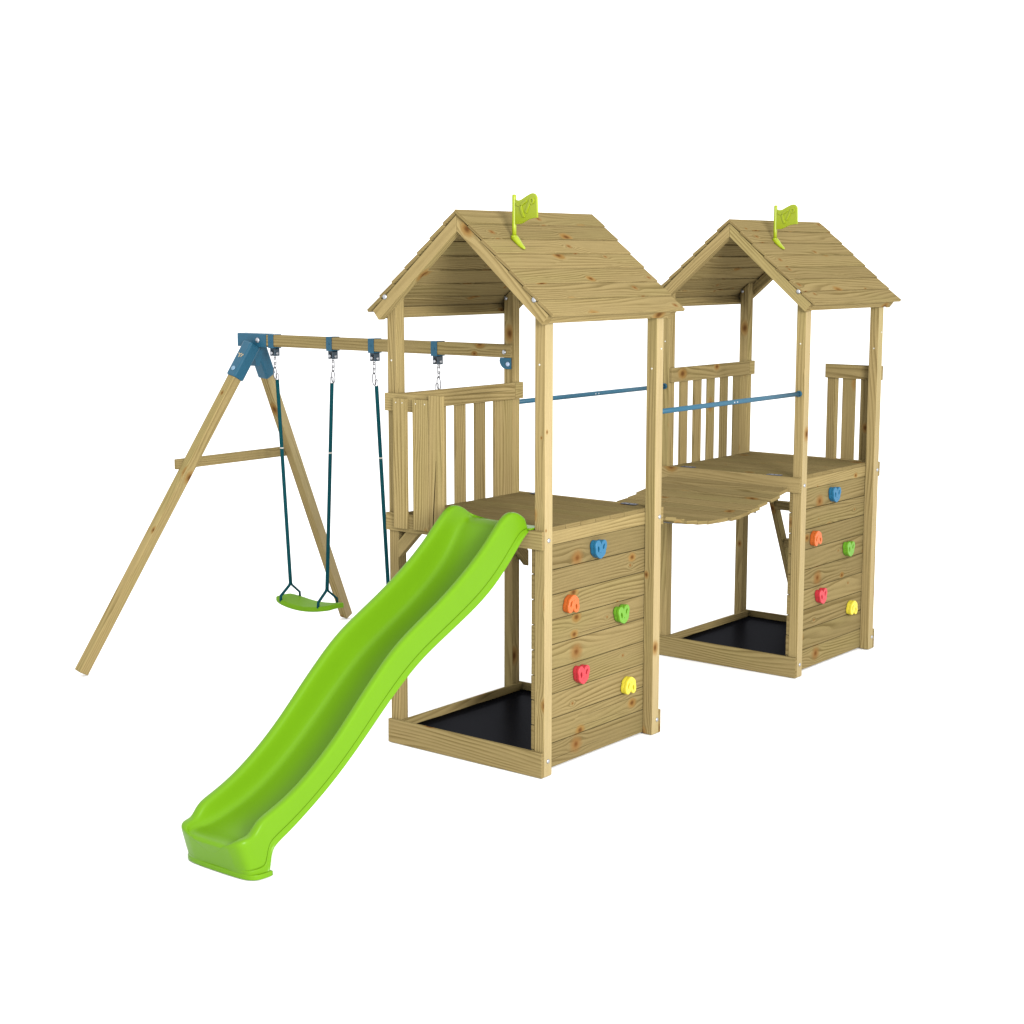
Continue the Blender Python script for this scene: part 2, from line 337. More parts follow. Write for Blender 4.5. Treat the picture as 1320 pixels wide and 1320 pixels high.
def build_tower(t, gate_side):
    # four corner posts; tops cut to the roof slope
    posts = []
    for px, py in ((-PA, 0), (-PA, D - PA), (-W, 0), (-W, D - PA)):
        b = Boards(); b.box(px, px + PA, py, py + PA, 0, 2.3, 'z', tone=random.uniform(.32, .46), pale=('+s',) if px > -0.5 else (),
                            top_fn=lambda p: Vector((p.x, p.y, roof_under(p.x) - 0.001)))
        posts.append(b.build('post', t, bevel=0.004))
    for po, (px, py) in zip(posts, ((0, 0), (0, D - PA))):
        for z in (0.075, 1.155): bolt(po, (0.0, py + PA * (0.5 if py == 0 else 0.72), z), (1, 0, 0), 0.011, 0.006)
    for po, px, py, z in ((posts[0], -0.034, 0, 1.985), (posts[2], -W + 0.028, 0, 1.97), (posts[1], -0.030, D - PA, 1.92)):
        bolt(po, (px, py, z), (0, -1, 0), 0.005, 0.003, WHITE, 'screw')
    bolt(posts[1], (0, D - 0.022, 2.02), (1, 0, 0), 0.005, 0.003, WHITE, 'screw')
    bolt(posts[3], (-W + 0.014, D - PA, 2.262), (0, -1, 0), 0.012, 0.008)
    # ground frame
    for x0, x1, y0, y1, ax in ((-W - .005, 0, -T, -.0005, 'x'), (-W, 0, D + .0005, D + T, 'x'), (-W + PA + .0005, -W + PA + T, 0, D, 'y')):
        Boards().box(x0, x1, y0, y1, 0.0, HP, ax).build('base_plank', t)
    # fascias round the platform
    for x0, x1, y0, y1, ax in ((-W - .005, 0, -T, -.0005, 'x'), (-W, 0, D + .0005, D + T, 'x'), (-PA - T, -PA - .0003, .0005, D - .0005, 'y')):
        Boards().box(x0, x1, y0, y1, ZF0, ZF1 if ax == 'x' else ZD - .0215, ax, tone=.3).build('fascia', t)
    Boards().box(-W + PA - .0185, -W + PA - .0005, PA + .001, D - PA - .001, 1.105, 1.176, 'y').build('fascia', t)
    # deck boards run across
    b = Boards(); n = 8; p = D / n
    for i in range(n):
        y0, y1 = i * p + .002, (i + 1) * p - .002
        xr = -PA if (y0 < PA or y1 > D - PA) else -PA + .0015
        b.box(-W + PA + .0005, xr - .0008, max(y0, .0005), min(y1, D - .0005), ZD - .021, ZD, 'x', tone=random.uniform(-.25, .02))
    deck = b.build('deck', t)
    # climbing wall
    b = Boards(); zt = ZF0 - .0004; n = 9; p = (zt - 0.004) / n
    kn = {8: (.342, .030, .72), 4: (.338, .008, .68), 0: (.339, -.012, .72), 6: (.312, .02, 3.0), 2: (.310, .02, 3.2), 7: (.80, .01, 3.5), 3: (.74, -.02, 3.2), 5: (.60, .0, 4.0)}
    for i in range(n):
        b.box(-PA - T - .0012 * (i % 2), -PA - .0008 * (i % 3), .002, D - .002, 0.004 + i * p + .0018, 0.004 + (i + 1) * p - .0018, 'y', tone=random.uniform(-.32, .08), knot=kn.get(i))
    wall = b.build('climbing_wall', t, bevel=.003)
    for y, z, m, flip, lab in HOLDS:
        me = HOLD[flip].copy(); me.materials.clear()
        h = link('climbing_hold', me, m, wall, (-PA + .001, y, z), True); h['label'] = lab
        h.rotation_euler.x = random.uniform(-.12, .12)
    # left railing: full width, seen from inside
    rail = bpy.data.objects.new('railing', None); COL.objects.link(rail); rail.parent = t
    b = Boards(); b.box(-W + PA + .0005, -W + PA + T, -.0, D - .062, ZR0, ZR1, 'y').box(-W + PA + .0005, -W + PA + T, D - .0600, D + .008, ZR0, ZR1, 'y')
    b.build('top_rail', rail)
    for y0, y1 in ((PA + .002, .114), (.2165, .2725), ) if False else ((PA + .001, PA + .012), (.112, .2165), (.2705, .377), (.430, .534), (.591, .696), (.752, .845), (.820, D - PA - .001)):
        if y1 - y0 < .03: continue
        Boards().box(-W + PA - T, -W + PA - .0003, y0 + .026, y1, ZD - .09, ZR1 - .02, 'z').build('picket', rail)
    # corner braces
    b = Boards(); a = Vector((-W + PA - .06, .022, 0.945)); d = Vector((.707, 0, .707))
    b.bar(Vector((-W + PA - .010, .020, 1.006)) - d * .02, Vector((-W + PA - .010, .020, 1.006)) + d * .19, .038, .062, (0, 1, 0)).build('brace', t)
    b = Boards(); q0 = Vector((-W + PA + .0195, 1.022, .829)); d = Vector((0, -.707, .707))
    b.bar(q0, q0 + d * .46, .038, .062, (1, 0, 0), ends=lambda i, j, k: (.031 if k > 0 else -.031) * (1 if i == 0 else 0)).build('brace', t)
    # half railing beside the opening
    hr = bpy.data.objects.new('railing', None); COL.objects.link(hr); hr.parent = t
    if gate_side == 'front':
        Boards().box(-W - .005, -.694, -T, -.0005, ZR0, ZR1, 'x').build('top_rail', hr)
        for x0, x1, z0, z1 in ((-.931, -.844, 1.132, 1.787), (-.799, -.6945, 1.134, 1.787), (-.692, -.604, 1.10, 1.811)):
            pk = Boards().box(x0, x1, -2 * T - .0005, -T - .0005, z0, z1, 'z', tone=.42).build('picket', hr)
            for sx in ((x0 + .022, x1 - .022) if z1 < 1.8 else ()):
                bolt(hr, (sx, -2 * T - .0005, z1 - .022), (0, -1, 0), .0034, .002, WHITE, 'screw')
        bm = bmesh.new(); yf = -2 * T - .0009
        L = [(-.6445, 1.49, .0006), (-.650, 1.40, .0022), (-.6575, 1.30, .0030), (-.663, 1.22, .0034), (-.668, 1.14, .0026)]
        A = [bm.verts.new((x - w_, yf, z)) for x, z, w_ in L]; Bv = [bm.verts.new((x + w_, yf, z)) for x, z, w_ in L]
        for i in range(len(L) - 1): bm.faces.new([A[i], A[i + 1], Bv[i + 1], Bv[i]])
        me = bpy.data.meshes.new('crack'); bm.to_mesh(me); bm.free(); link('crack', me, DARKWOOD, hr)
    else:
        Boards().box(-.396, 0.0, D + .0005, D + T, ZR0, ZR1, 'x', tone=.1).build('top_rail', hr)
        for x0, x1, dp in ((-.388, -.328, .044), (-.280, -.192, T), (-.153, -.066, T)):
            Boards().box(x0, x1, D + T + .0005, D + T + dp, 1.13, ZR1 - .02, 'z', tone=.1).build('picket', hr)
    # roof: lapped boards on two slopes, rafters, eave battens
    rf = bpy.data.objects.new('roof', None); COL.objects.link(rf); rf.parent = t
    cs, sn = math.cos(ANG), math.sin(ANG); slope_len = (XT + W / 2) / cs; n = 7; p = slope_len / n
    for sg in (1, -1):
        b = Boards()
        for i in range(n):
            s0, s1 = i * p, (i + 1) * p
            if sg < 0 and i == 0: s0 += .002
            def pt(s, off): return Vector((-W / 2 + sg * (s * cs + off * sn), 0, ZA - s * sn + off * cs))
            c0, c1 = pt(s0, -RB / 2 - .0045), pt(s1 + .004, -RB / 2 + .0025)
            mid = (c0 + c1) / 2; ax = (c1 - c0)
            b.bar(Vector((mid.x, YR0 + random.uniform(-.002, .002), mid.z)), Vector((mid.x, YR1 + random.uniform(-.002, .002), mid.z)), ax.length - .0055, RB, tuple(ax), tone=random.uniform(-.12, .26), knot=(random.choice((.035, .11, .58, .62, .85, 1.05)), random.uniform(-.035, .035), random.uniform(1.5, 2.4)))
        b.build('roof_panel', rf, bevel=.002)
        for y0, y1 in ((-.046, -.0008), (D + .0008, D + .046)):
            off = -RB - .006 - .030
            e0 = Vector((-W / 2, (y0 + y1) / 2, ZA)) + Vector((sg * (off * sn), 0, off * cs))
            dirv = Vector((sg * cs, 0, -sn))
            # mitred at the ridge
            cut = .030 * math.tan(ANG)
            st = e0 + dirv * (-off * sn / cs * 0 + 0)
            k0 = -(st.x + W / 2) * sg / cs
            b = Boards(); hs = 1 if sg > 0 else -1
            b.bar(st + dirv * k0, st + dirv * (slope_len - .022), y1 - y0, .060, (0, 1, 0), tone=.40,
                  ends=lambda i, j, k, hs=hs: (0 if i else (k * -hs) * .030 * sn / cs - (-.0006)))
            r = b.build('rafter', rf)
            if y0 < 0:
                bp = Vector((-.029 if sg > 0 else -.966, y0, 2.286)); bolt(rf, bp, (0, -1, 0), .014, .010)
        off = -RB - .006
        c = Vector((-W / 2 + sg * ((slope_len - .034) * cs + (off - .027) * sn), 0, ZA - (slope_len - .034) * sn + (off - .027) * cs))
        b = Boards(); b.bar(Vector((c.x, .0005, c.z)), Vector((c.x, D - .0005, c.z)), .024, .052, (sg * cs, 0, -sn), tone=.35); b.build('eave_batten', rf)
    return posts

GT = 'timber play towers'
t1 = thing('play_tower', 'nearer roofed timber tower carrying the green slide and the end of the swing beam', 'play tower', (0, 0, 0), GT)
build_tower(t1, 'front')
t2 = thing('play_tower', 'farther roofed timber tower beyond the hanging bridge, without a slide', 'play tower', (0, G, 0), GT)
build_tower(t2, 'back')
# access ladder leaning on the far tower's back edge
lad = bpy.data.objects.new('ladder', None); COL.objects.link(lad); lad.parent = t2
def lp(x, z): return Vector((x, D + .02 + .024 + (1.15 - z) * .464, z))
for x in (-.85, -.45):
    Boards().bar(lp(x, 0.012), lp(x, 1.17), .035, .062, (1, 0, 0)).build('stringer', lad)
for z in (.28, .555, .83):
    a = lp(-.832, z); c = lp(-.468, z); Boards().bar(a, c, .06, .055, (0, 1, 0), tone=.1).build('tread', lad)

# black liners lying in the sandpit frames
for yo, lab in ((0, 'black plastic liner in the sandpit frame of the tower with the slide'), (G, 'black plastic liner in the sandpit frame of the farther tower beyond the bridge')):
    bm = bmesh.new(); nx = 10; V = []
    for i in range(nx + 1):
        for j in range(nx + 1):
            x = -W + PA + T + .004 + (W - 2 * PA - 2 * T - .010) * i / nx; y = .004 + (D - .008) * j / nx
            if (y < PA + .004 or y > D - PA - .004) and x < -W + PA + T: x = -W + PA + T + .002
            V.append(bm.verts.new((x, y, .085 + random.uniform(-.0015, .0015))))
    q = lambda i, j: V[i * (nx + 1) + j]
    for i in range(nx):
        for j in range(nx): bm.faces.new([q(i, j), q(i + 1, j), q(i + 1, j + 1), q(i, j + 1)]).smooth = True
    r = bmesh.ops.extrude_face_region(bm, geom=bm.faces[:])
    for v in [e for e in r['geom'] if isinstance(e, bmesh.types.BMVert)]: v.co.z -= .070
    bmesh.ops.recalc_face_normals(bm, faces=bm.faces[:])
    me = bpy.data.meshes.new('sandpit_liner'); bm.to_mesh(me); bm.free()
    o = link('sandpit_liner', me, BLACK, None, (0, yo, 0)); o['label'] = lab; o['category'] = 'sandpit liner'; o['group'] = 'black sandpit liners'

# ------------------------------------------------------------------ flags on the roofs
def make_flag():
    f = thing('roof_flag', '', 'flag', (0, 0, 0), 'green roof flags')
    ang = math.radians(-10)
    pole = tube('flag_pole', [(0, 0, .012), (0, 0, .06), (0, 0, .19), (0, 0, .205), (0, 0, .209)], .0095, YGREEN, f, seg=14, rfun=lambda s: .0108 if s < .9 else .006)
    top = spline([(.004, .186, 0), (.02, .180, 0), (.045, .181, 0), (.08, .196, 0), (.115, .209, 0), (.136, .207, 0), (.150, .192, 0)], 5)
    right = [(.152, .15), (.153, .098)]
    bot = spline([(.150, .097, 0), (.12, .095, 0), (.09, .088, 0), (.05, .072, 0), (.02, .070, 0), (.004, .071, 0)], 5)
    me = shape2d('banner', [[p[:2] for p in top] + right + [p[:2] for p in bot]], .007, .0012)
    bm = bmesh.new(); bm.from_mesh(me)
    # embossed emblem: two joined letter strokes under a swoosh
    marks = [stroke([(.022, .163), (.045, .156), (.068, .166), (.088, .178)], .0095), stroke([(.050, .158), (.056, .130), (.070, .102)], .0105),
             stroke([(.084, .122), (.098, .148), (.108, .170)], .010)]
    ring = [[(.122 + .0155 * math.cos(a), .176 + .0155 * math.sin(a)) for a in [2 * math.pi * k / 20 for k in range(20)]], [(.122 + .0085 * math.cos(a), .176 + .0085 * math.sin(a)) for a in [2 * math.pi * k / 20 for k in range(20)]]]
    M = Matrix.Rotation(ang, 4, 'Z') @ Matrix(((1, 0, 0, 0), (0, 0, -1, 0), (0, 1, 0, 0), (0, 0, 0, 1)))
    bmesh.ops.transform(bm, matrix=M @ Matrix.Diagonal((1.08, 1, 1, 1)), verts=bm.verts[:])
    me2 = bpy.data.meshes.new('banner'); bm.to_mesh(me2); bm.free(); bn = link('banner', me2, YGREEN, f)
    bm = bmesh.new()
    for lp_ in [[m] for m in marks] + [ring]:
        mm = shape2d('emblem', lp_, .006, .0008); k = len(bm.verts); bm.from_mesh(mm); bm.verts.ensure_lookup_table()
        for v in bm.verts[k:]: v.co.z += .0055
    bmesh.ops.transform(bm, matrix=M @ Matrix.Diagonal((1.08, 1, 1, 1)), verts=bm.verts[:])
    me3 = bpy.data.meshes.new('emblem'); bm.to_mesh(me3); bm.free(); link('emblem', me3, YGREEN, bn)
    # foot: collar and a curved bracket lying down the slope
    tube('collar', [(0, 0, -.004), (0, 0, .012), (0, 0, .016)], .0165, YGREEN, f, seg=14)
    dx, dz = math.cos(ANG), -math.sin(ANG)
    path = [Vector((-.004, 0, .006)), Vector((.012, 0, -.002)), Vector((.026, 0, -.018)), Vector((.044, 0, -.035)), Vector((.068, 0, -.050))]
    b = bmesh.new(); ring_ = []
    for i, p in enumerate(path):
        w = (.018, .020, .018, .014, .009)[i]; h = (.020, .018, .015, .011, .007)[i]
        ring_.append([b.verts.new(p + Vector((sx * h * .6, sy * w, sz * h * .8))) for sx, sy, sz in ((-1, -1, -1), (1, -1, 1), (1, 1, 1), (-1, 1, -1))])
    for A, B in zip(ring_, ring_[1:]):
        for k in range(4): b.faces.new([A[k], A[(k + 1) % 4], B[(k + 1) % 4], B[k]])
    b.faces.new(ring_[0][::-1]); b.faces.new(ring_[-1]); bmesh.ops.recalc_face_normals(b, faces=b.faces[:])
    me = bpy.data.meshes.new('foot_bracket'); b.to_mesh(me); b.free(); o = link('foot_bracket', me, YGREEN, f, (0, 0, 0), True)
    md = o.modifiers.new('round', 'SUBSURF'); md.levels = md.render_levels = 2
    return f
fl = make_flag()
FX, FY = -.322, .172
fl.location = (FX, FY, ZA - (FX + W / 2) * SL + .006)
fl['label'] = 'yellow-green plastic flag on the roof of the nearer tower above the slide'
FX2, FY2 = -.335, .205
f2 = copy_tree(fl, None, (FX2, G + FY2, ZA - (FX2 + W / 2) * SL + .006))
f2['label'] = 'yellow-green plastic flag on the roof of the farther tower, right of the other flag'

# ------------------------------------------------------------------ slide
def make_slide():
    st = [  # rim(y,z), floor(y,z), base(y,z), width scale
        ((-.000, 1.238), (.000, 1.229), (.000, 1.206), 1.0), ((-.040, 1.272), (-.020, 1.232), (-.022, 1.190), 1.0), ((-.095, 1.303), (-.055, 1.230), (-.040, 1.176), 1.0),
        ((-.165, 1.293), (-.110, 1.212), (-.072, 1.150), 1.0), ((-.285, 1.178), (-.205, 1.093), (-.165, 1.056), 1.0), ((-.41, 1.083), (-.345, .985), (-.304, .940), 1.0),
        ((-.57, .980), (-.53, .872), (-.500, .846), 1.0), ((-.775, .877), (-.73, .770), (-.705, .757), 1.0), ((-.915, .803), (-.855, .698), (-.830, .690), 1.0),
        ((-1.035, .705), (-.965, .612), (-.950, .605), 1.0), ((-1.15, .605), (-1.075, .522), (-1.065, .515), 1.0), ((-1.265, .497), (-1.19, .425), (-1.180, .418), 1.0),
        ((-1.41, .385), (-1.35, .308), (-1.340, .300), 1.0), ((-1.555, .300), (-1.515, .217), (-1.500, .205), 1.0), ((-1.665, .258), (-1.64, .170), (-1.615, .145), 1.0),
        ((-1.725, .238), (-1.70, .153), (-1.680, .118), 1.0), ((-1.752, .212), (-1.735, .147), (-1.700, .085), 1.0), ((-1.775, .186), (-1.765, .145), (-1.706, .015), 1.0),
        ((-1.795, .181), (-1.79, .146), (-1.720, .002), 1.0), ((-1.818, .178), (-1.812, .146), (-1.752, .001), .988), ((-1.834, .172), (-1.830, .145), (-1.776, .001), .955), ((-1.845, .163), (-1.842, .143), (-1.791, .001), .895), ((-1.851, .152), (-1.849, .138), (-1.799, .001), .79), ((-1.853, .140), (-1.853, .130), (-1.803, .001), .62)]
    cx = -.293
    bm = bmesh.new(); rings = []
    for rim, flo, bas, sc in st:
        R = Vector((0, *rim)); F = Vector((0, *flo)); B = Vector((0, *bas)); up = R - B
        deep = .022 * max(0.0, min(1.0, min((-.15 - rim[0]) / .2, (rim[0] + 1.70) / .2)))       # channel dips below the side flanges mid-way
        F = F - up.normalized() * deep; Q = B - up.normalized() * (deep + (.012 if deep > 0 else 0))
        half = []
        # outside lip -> stepped wall -> rounded crest -> inner wall -> floor
        for x, base, k in ((.214, B, 0.0), (.214, B, .075), (.207, B, .10), (.207, B, .225), (.2065, B, .242), (.199, B, .250), (.199, B, .264), (.2062, B, .272), (.206, B, .295), (.200, B, .80), (.198, B, .93), (.191, B, .99), (.180, B, 1.0), (.168, B, .998)):
            half.append((x * sc, base + up * k))
        inn = R - F
        for x, k in ((.157, .95), (.151, .78), (.145, .35), (.132, .07), (.110, .0)): half.append((x * sc, F + inn * k))
        pts = [Vector((x, p.y, p.z)) for x, p in half]
        full = pts + [Vector((0, F.y, F.z))] + [Vector((-p.x, p.y, p.z)) for p in reversed(pts)] + [Vector((-.12, Q.y, Q.z)), Vector((.12, Q.y, Q.z))]
        rings.append([bm.verts.new((p.x + cx, p.y, p.z)) for p in full])
    n = len(rings[0])
    for A, Bq in zip(rings, rings[1:]):
        for k in range(n): bm.faces.new([A[k], A[(k + 1) % n], Bq[(k + 1) % n], Bq[k]])
    bm.faces.new(rings[0][::-1])
    # front: shrink the last ring to close it as a bulging face
    last = rings[-1]; c = sum((v.co for v in last), Vector()) / n
    prev = last
    for s, dy in ((.96, -.0006),):
        new = [bm.verts.new(Vector((c.x + (v.co.x - c.x) * s, v.co.y + dy, c.z + (v.co.z - c.z) * s))) for v in last]
        for k in range(n): bm.faces.new([prev[k], prev[(k + 1) % n], new[(k + 1) % n], new[k]])
        prev = new
    bm.faces.new(prev)
    bmesh.ops.recalc_face_normals(bm, faces=bm.faces[:])
    for f in bm.faces: f.smooth = True
    me = bpy.data.meshes.new('slide'); bm.to_mesh(me); bm.free()
    o = link('chute', me, LIME)
    md = o.modifiers.new('round', 'SUBSURF'); md.levels = md.render_levels = 2
    return o
sl = thing('slide', 'lime green plastic wave slide running down from the front of the nearer tower', 'slide', (0, 0, 0))
ch = make_slide(); ch.parent = sl
cx_ = -.293; plan = []
for x, y in [(.2155, -1.705), (.2155, -1.735), (.211, -1.766), (.197, -1.789), (.165, -1.803), (.11, -1.809), (.0, -1.811)]: plan.append((x, y))
plan = plan + [(-x, y) for x, y in plan[-2::-1]]
inner = [(x * .93, y + .022 if abs(x) < .2 else y) for x, y in plan]
me = shape2d('base_flange', [[p[:2] for p in spline([(x + cx_, y, 0) for x, y in plan], 4)] + [p[:2] for p in spline([(x + cx_, y, 0) for x, y in inner], 4)][::-1]], .016, .003)
link('base_flange', me, LIME, sl, (0, 0, .0125))
Boards().box(-.50, -PA - .004, -.030, .055, 1.2045, 1.214, 'x').build('mounting_flange', sl, LIME, .003)

# ------------------------------------------------------------------ hanging bridge and handrails
br = thing('hanging_bridge', 'sagging timber slat bridge hanging between the two towers', 'bridge', (0, D, 0))
def zb(y): return 1.044 + .225 * (y - 1.765) ** 2
y = D + T + .004; n = 13
span = (G - T - .004) - y
b = Boards()
for i in range(n):
    a = y + span * i / n + .0045; c = y + span * (i + 1) / n - .0045
    zm = (zb(a) + zb(c)) / 2 - .010; dz_ = (zb(c) - zb(a)) * .62 + random.uniform(-.003, .003); p0 = Vector((0, a, zm - dz_ / 2)); p1 = Vector((0, c, zm + dz_ / 2)); m = (p0 + p1) / 2; e = random.uniform(-.009, .009) + (.004 if i % 2 else -.004)
    b.bar(Vector((-W + PA + .012 + e, m.y - D, m.z)), Vector((-PA - .010 + e, m.y - D, m.z)), (p1 - p0).length, .020, tuple(p1 - p0), tone=random.uniform(-.08, .22))
b.build('walkway', br)
for x in (-W + PA + .13, -PA - .13):
    pts = [(x, D + T + span * i / 24 - D, zb(D + T + span * i / 24) - .0235) for i in range(25)]
    tube('support_strap', pts, .0035, NAVY, br, seg=8)
for yy, s in ((D + T, -1), (G - T, 1)):
    for x in (-W + PA + .14, -PA - .13):
        hb = Boards(); hb.box(x - .045, x + .045, yy - D + s * .014, yy - D + s * .052, ZD + .0035, ZD + .0065, 'x'); hg = hb.build('hinge', br, HINGE, 0)
        for dx in (-.03, 0, .03): bolt(hg, (x + dx, yy - D + s * .033, ZD + .0065), (0, 0, 1), .005, .002, HINGE, 'screw')
GH = 'blue handrails over the bridge'
for x, lab in ((-.031, 'blue metal handrail on the side of the bridge nearest the viewer'), (-W + .031, 'blue metal handrail on the far side of the bridge, partly hidden behind tower posts')):
    h = thing('handrail', lab, 'handrail', (x, D, 1.695), GH)
    tube('rail_tube', [(0, .0015, 0), (0, .4, 0), (0, 1.0, 0), (0, G - D - .0015, 0)], .0135, BARB, h, seg=18)
    for y_ in (.735, .765): bolt(h, (.0128, y_, 0), (1, 0, 0), .005, .003, STEEL, 'rivet')
    for y_, s in ((.001, 1), (G - D - .001, -1)):
        tube('end_cap', [(0, y_, 0), (0, y_ + s * .012, 0)], .018, BARB, h, seg=18)

# ------------------------------------------------------------------ swing frame
sf = thing('garden_swing_frame', 'timber swing frame with splayed legs, blue corner joint and a long top beam', 'swing frame', (XL, YB, 0))
O = Vector((XL, YB, 0))
YC = .914 + .031                                      # beam centre line in y
Boards().box(XL - O.x + .004, -.939 - O.x, YC - .031 - O.y, YC + .031 - O.y, ZB0, ZB1, 'x', tone=.28).build('beam', sf, bevel=.004)
bolt(sf, (-.985 - O.x, YC - .031 - O.y, ZB0 + .030), (0, -1, 0), .013, .009)
legs = {}
for s, foot, XTOP in ((-1, Vector((-3.378, -.165, .018)), -2.972), (1, Vector((-3.275, 1.995, .018)), -3.035)):
    top = Vector((XTOP, YC + s * .045, 1.955)); d = (foot - top).normalized()
    Boards().bar(top + d * .03 - O, foot - O, .065, .065, (1, 0, 0), tone=.5, pale=('+s',) if s > 0 else ()).build('leg', sf, bevel=.006)
    legs[s] = (top, d)
# crossbar on the outer side of the legs
def on_leg(s, z):
    top, d = legs[s]; return top + d * ((z - top.z) / d.z)
A, Bq = on_leg(-1, 1.235), on_leg(1, 1.235)
A.x -= .044; Bq.x -= .044; ax = (Bq - A).normalized()
Boards().bar(A - ax * .075 - O, Bq + ax * .03 - O, .022, .062, (1, 0, 0), tone=.2).build('crossbar', sf)
# moulded corner joint
cj = bpy.data.objects.new('corner_joint', None); COL.objects.link(cj); cj.parent = sf
Boards().box(XL - .022 - O.x, -2.862 - O.x, YC - .038 - O.y, YC + .038 - O.y, ZB0 - .006, ZB1 + .006, 'x').build('beam_sleeve', cj, BLUE, .004)
for s in (-1, 1):
    top, d = legs[s]
    sv = Boards().bar(top - O, top + d * .240 - O, .084, .084, (1, 0, 0)).build('leg_sleeve', cj, BLUE, .011)
    sx = Vector((1, 0, 0)); sx = (sx - d * sx.dot(d)).normalized(); up = d.cross(sx); 
    if up.y > 0: up = -up
    if s < 0:
        bolt(cj, top + d * .192 + up * .042 - O, up, .016, .009, plain('bolt_cap_blue', (.09, .17, .24), .3))
        # pale emblem strokes on the sleeve
        em = bmesh.new()
        for lp_ in (stroke([(-.022, .010), (-.006, .004), (.010, .012)], .007), stroke([(-.006, .004), (-.004, -.016)], .008), stroke([(.012, -.010), (.018, .002), (.026, .010)], .008)):
            mm = shape2d('emblem', [lp_], .002); em.from_mesh(mm)
        right = sx; upv = -d; M = Matrix((( right.x, upv.x, up.x, 0), (right.y, upv.y, up.y, 0), (right.z, upv.z, up.z, 0), (0, 0, 0, 1)))
        M.translation = top + d * .100 + up * .043 - O
        bmesh.ops.transform(em, matrix=M, verts=em.verts[:]); me = bpy.data.meshes.new('emblem'); em.to_mesh(me); em.free(); link('emblem', me, GOLD, cj)
bm = bmesh.new(); prof = [(-.055, 1.945), (.055, 1.945), (.012, 1.815), (-.012, 1.815)]; VV = [[bm.verts.new((x - O.x, YC + dy - O.y, z)) for dy, z in prof] for x in (-3.052 + .006, -2.972)]
for k in range(4): bm.faces.new([VV[0][k], VV[0][(k + 1) % 4], VV[1][(k + 1) % 4], VV[1][k]])
bm.faces.new(VV[0][::-1]); bm.faces.new(VV[1]); bmesh.ops.recalc_face_normals(bm, faces=bm.faces[:])
me = bpy.data.meshes.new('gusset'); bm.to_mesh(me); bm.free(); link('gusset', me, BLUE, cj)
bolt(cj, (-2.930 - O.x, YC - .038 - O.y, ZB0 + .036), (0, -1, 0), .017, .010)
# steel bracket under the beam end, on the tower post
pts = [(-.06, 0), (.012, 0), (.012, -.058), (-.02, -.058)] + [(-.02 - .045 * math.sin(a), -.005 - .053 * math.cos(a)) for a in [math.pi / 2 * k / 8 for k in range(1, 8)]]
me = shape2d('beam_bracket', [pts], .006, .001); bm = bmesh.new(); bm.from_mesh(me)
bmesh.ops.transform(bm, matrix=Matrix(((1, 0, 0, -.953 - O.x), (0, 0, -1, D - PA - .010 - O.y), (0, 1, 0, ZB0 - .002), (0, 0, 0, 1))), verts=bm.verts[:])
me = bpy.data.meshes.new('beam_bracket'); bm.to_mesh(me); bm.free(); bk = link('beam_bracket', me, BLUE, sf)
bolt(bk, (-.958 - O.x, D - PA - .0145 - O.y, ZB0 - .034), (0, -1, 0), .013, .010, plain('bolt_cap_pale', (.2, .26, .36), .3))
# hanger straps with hooks
HX = (-2.820, -2.320, -1.978, -1.491)
for x in HX:
    b = Boards(); w = .023; X0, X1 = x - w - O.x, x + w - O.x; Y0, Y1 = YC - .0345 - O.y, YC + .0345 - O.y
    b.box(X0, X1, Y0, Y0 + .003, ZB0 - .010, ZB1 + .004, 'z').box(X0, X1, Y1 - .003, Y1, ZB0 - .010, ZB1 + .004, 'z').box(X0, X1, Y0 + .0032, Y1 - .0032, ZB1 + .001, ZB1 + .004, 'x').box(X0, X1, Y0 + .0032, Y1 - .0032, ZB0 - .010, ZB0 - .0015, 'x')
    hs = b.build('hanger_strap', sf, BLUE, .001)
    bolt(hs, (x - O.x, Y0, ZB0 + .032), (0, -1, 0), .006, .004, BARB)
    b = Boards(); yc = YC - O.y
    b.box(x - .020 - O.x, x - .012 - O.x, yc - .022, yc + .022, ZB0 - .058, ZB0 - .0105, 'z').box(x + .012 - O.x, x + .020 - O.x, yc - .022, yc + .022, ZB0 - .058, ZB0 - .0105, 'z').box(x - .020 - O.x, x + .020 - O.x, yc - .022, yc + .022, ZB0 - .018, ZB0 - .0106, 'x')
    hk = b.build('hook_bracket', hs, NAVY, .002)
    tube('pivot_pin', [(x - .026 - O.x, yc, ZB0 - .042), (x + .026 - O.x, yc, ZB0 - .042)], .007, STEEL, hs, seg=12)
    bolt(hs, (x - O.x - .006, yc - .022, ZB0 - .040), (0, -1, 0), .010, .007)

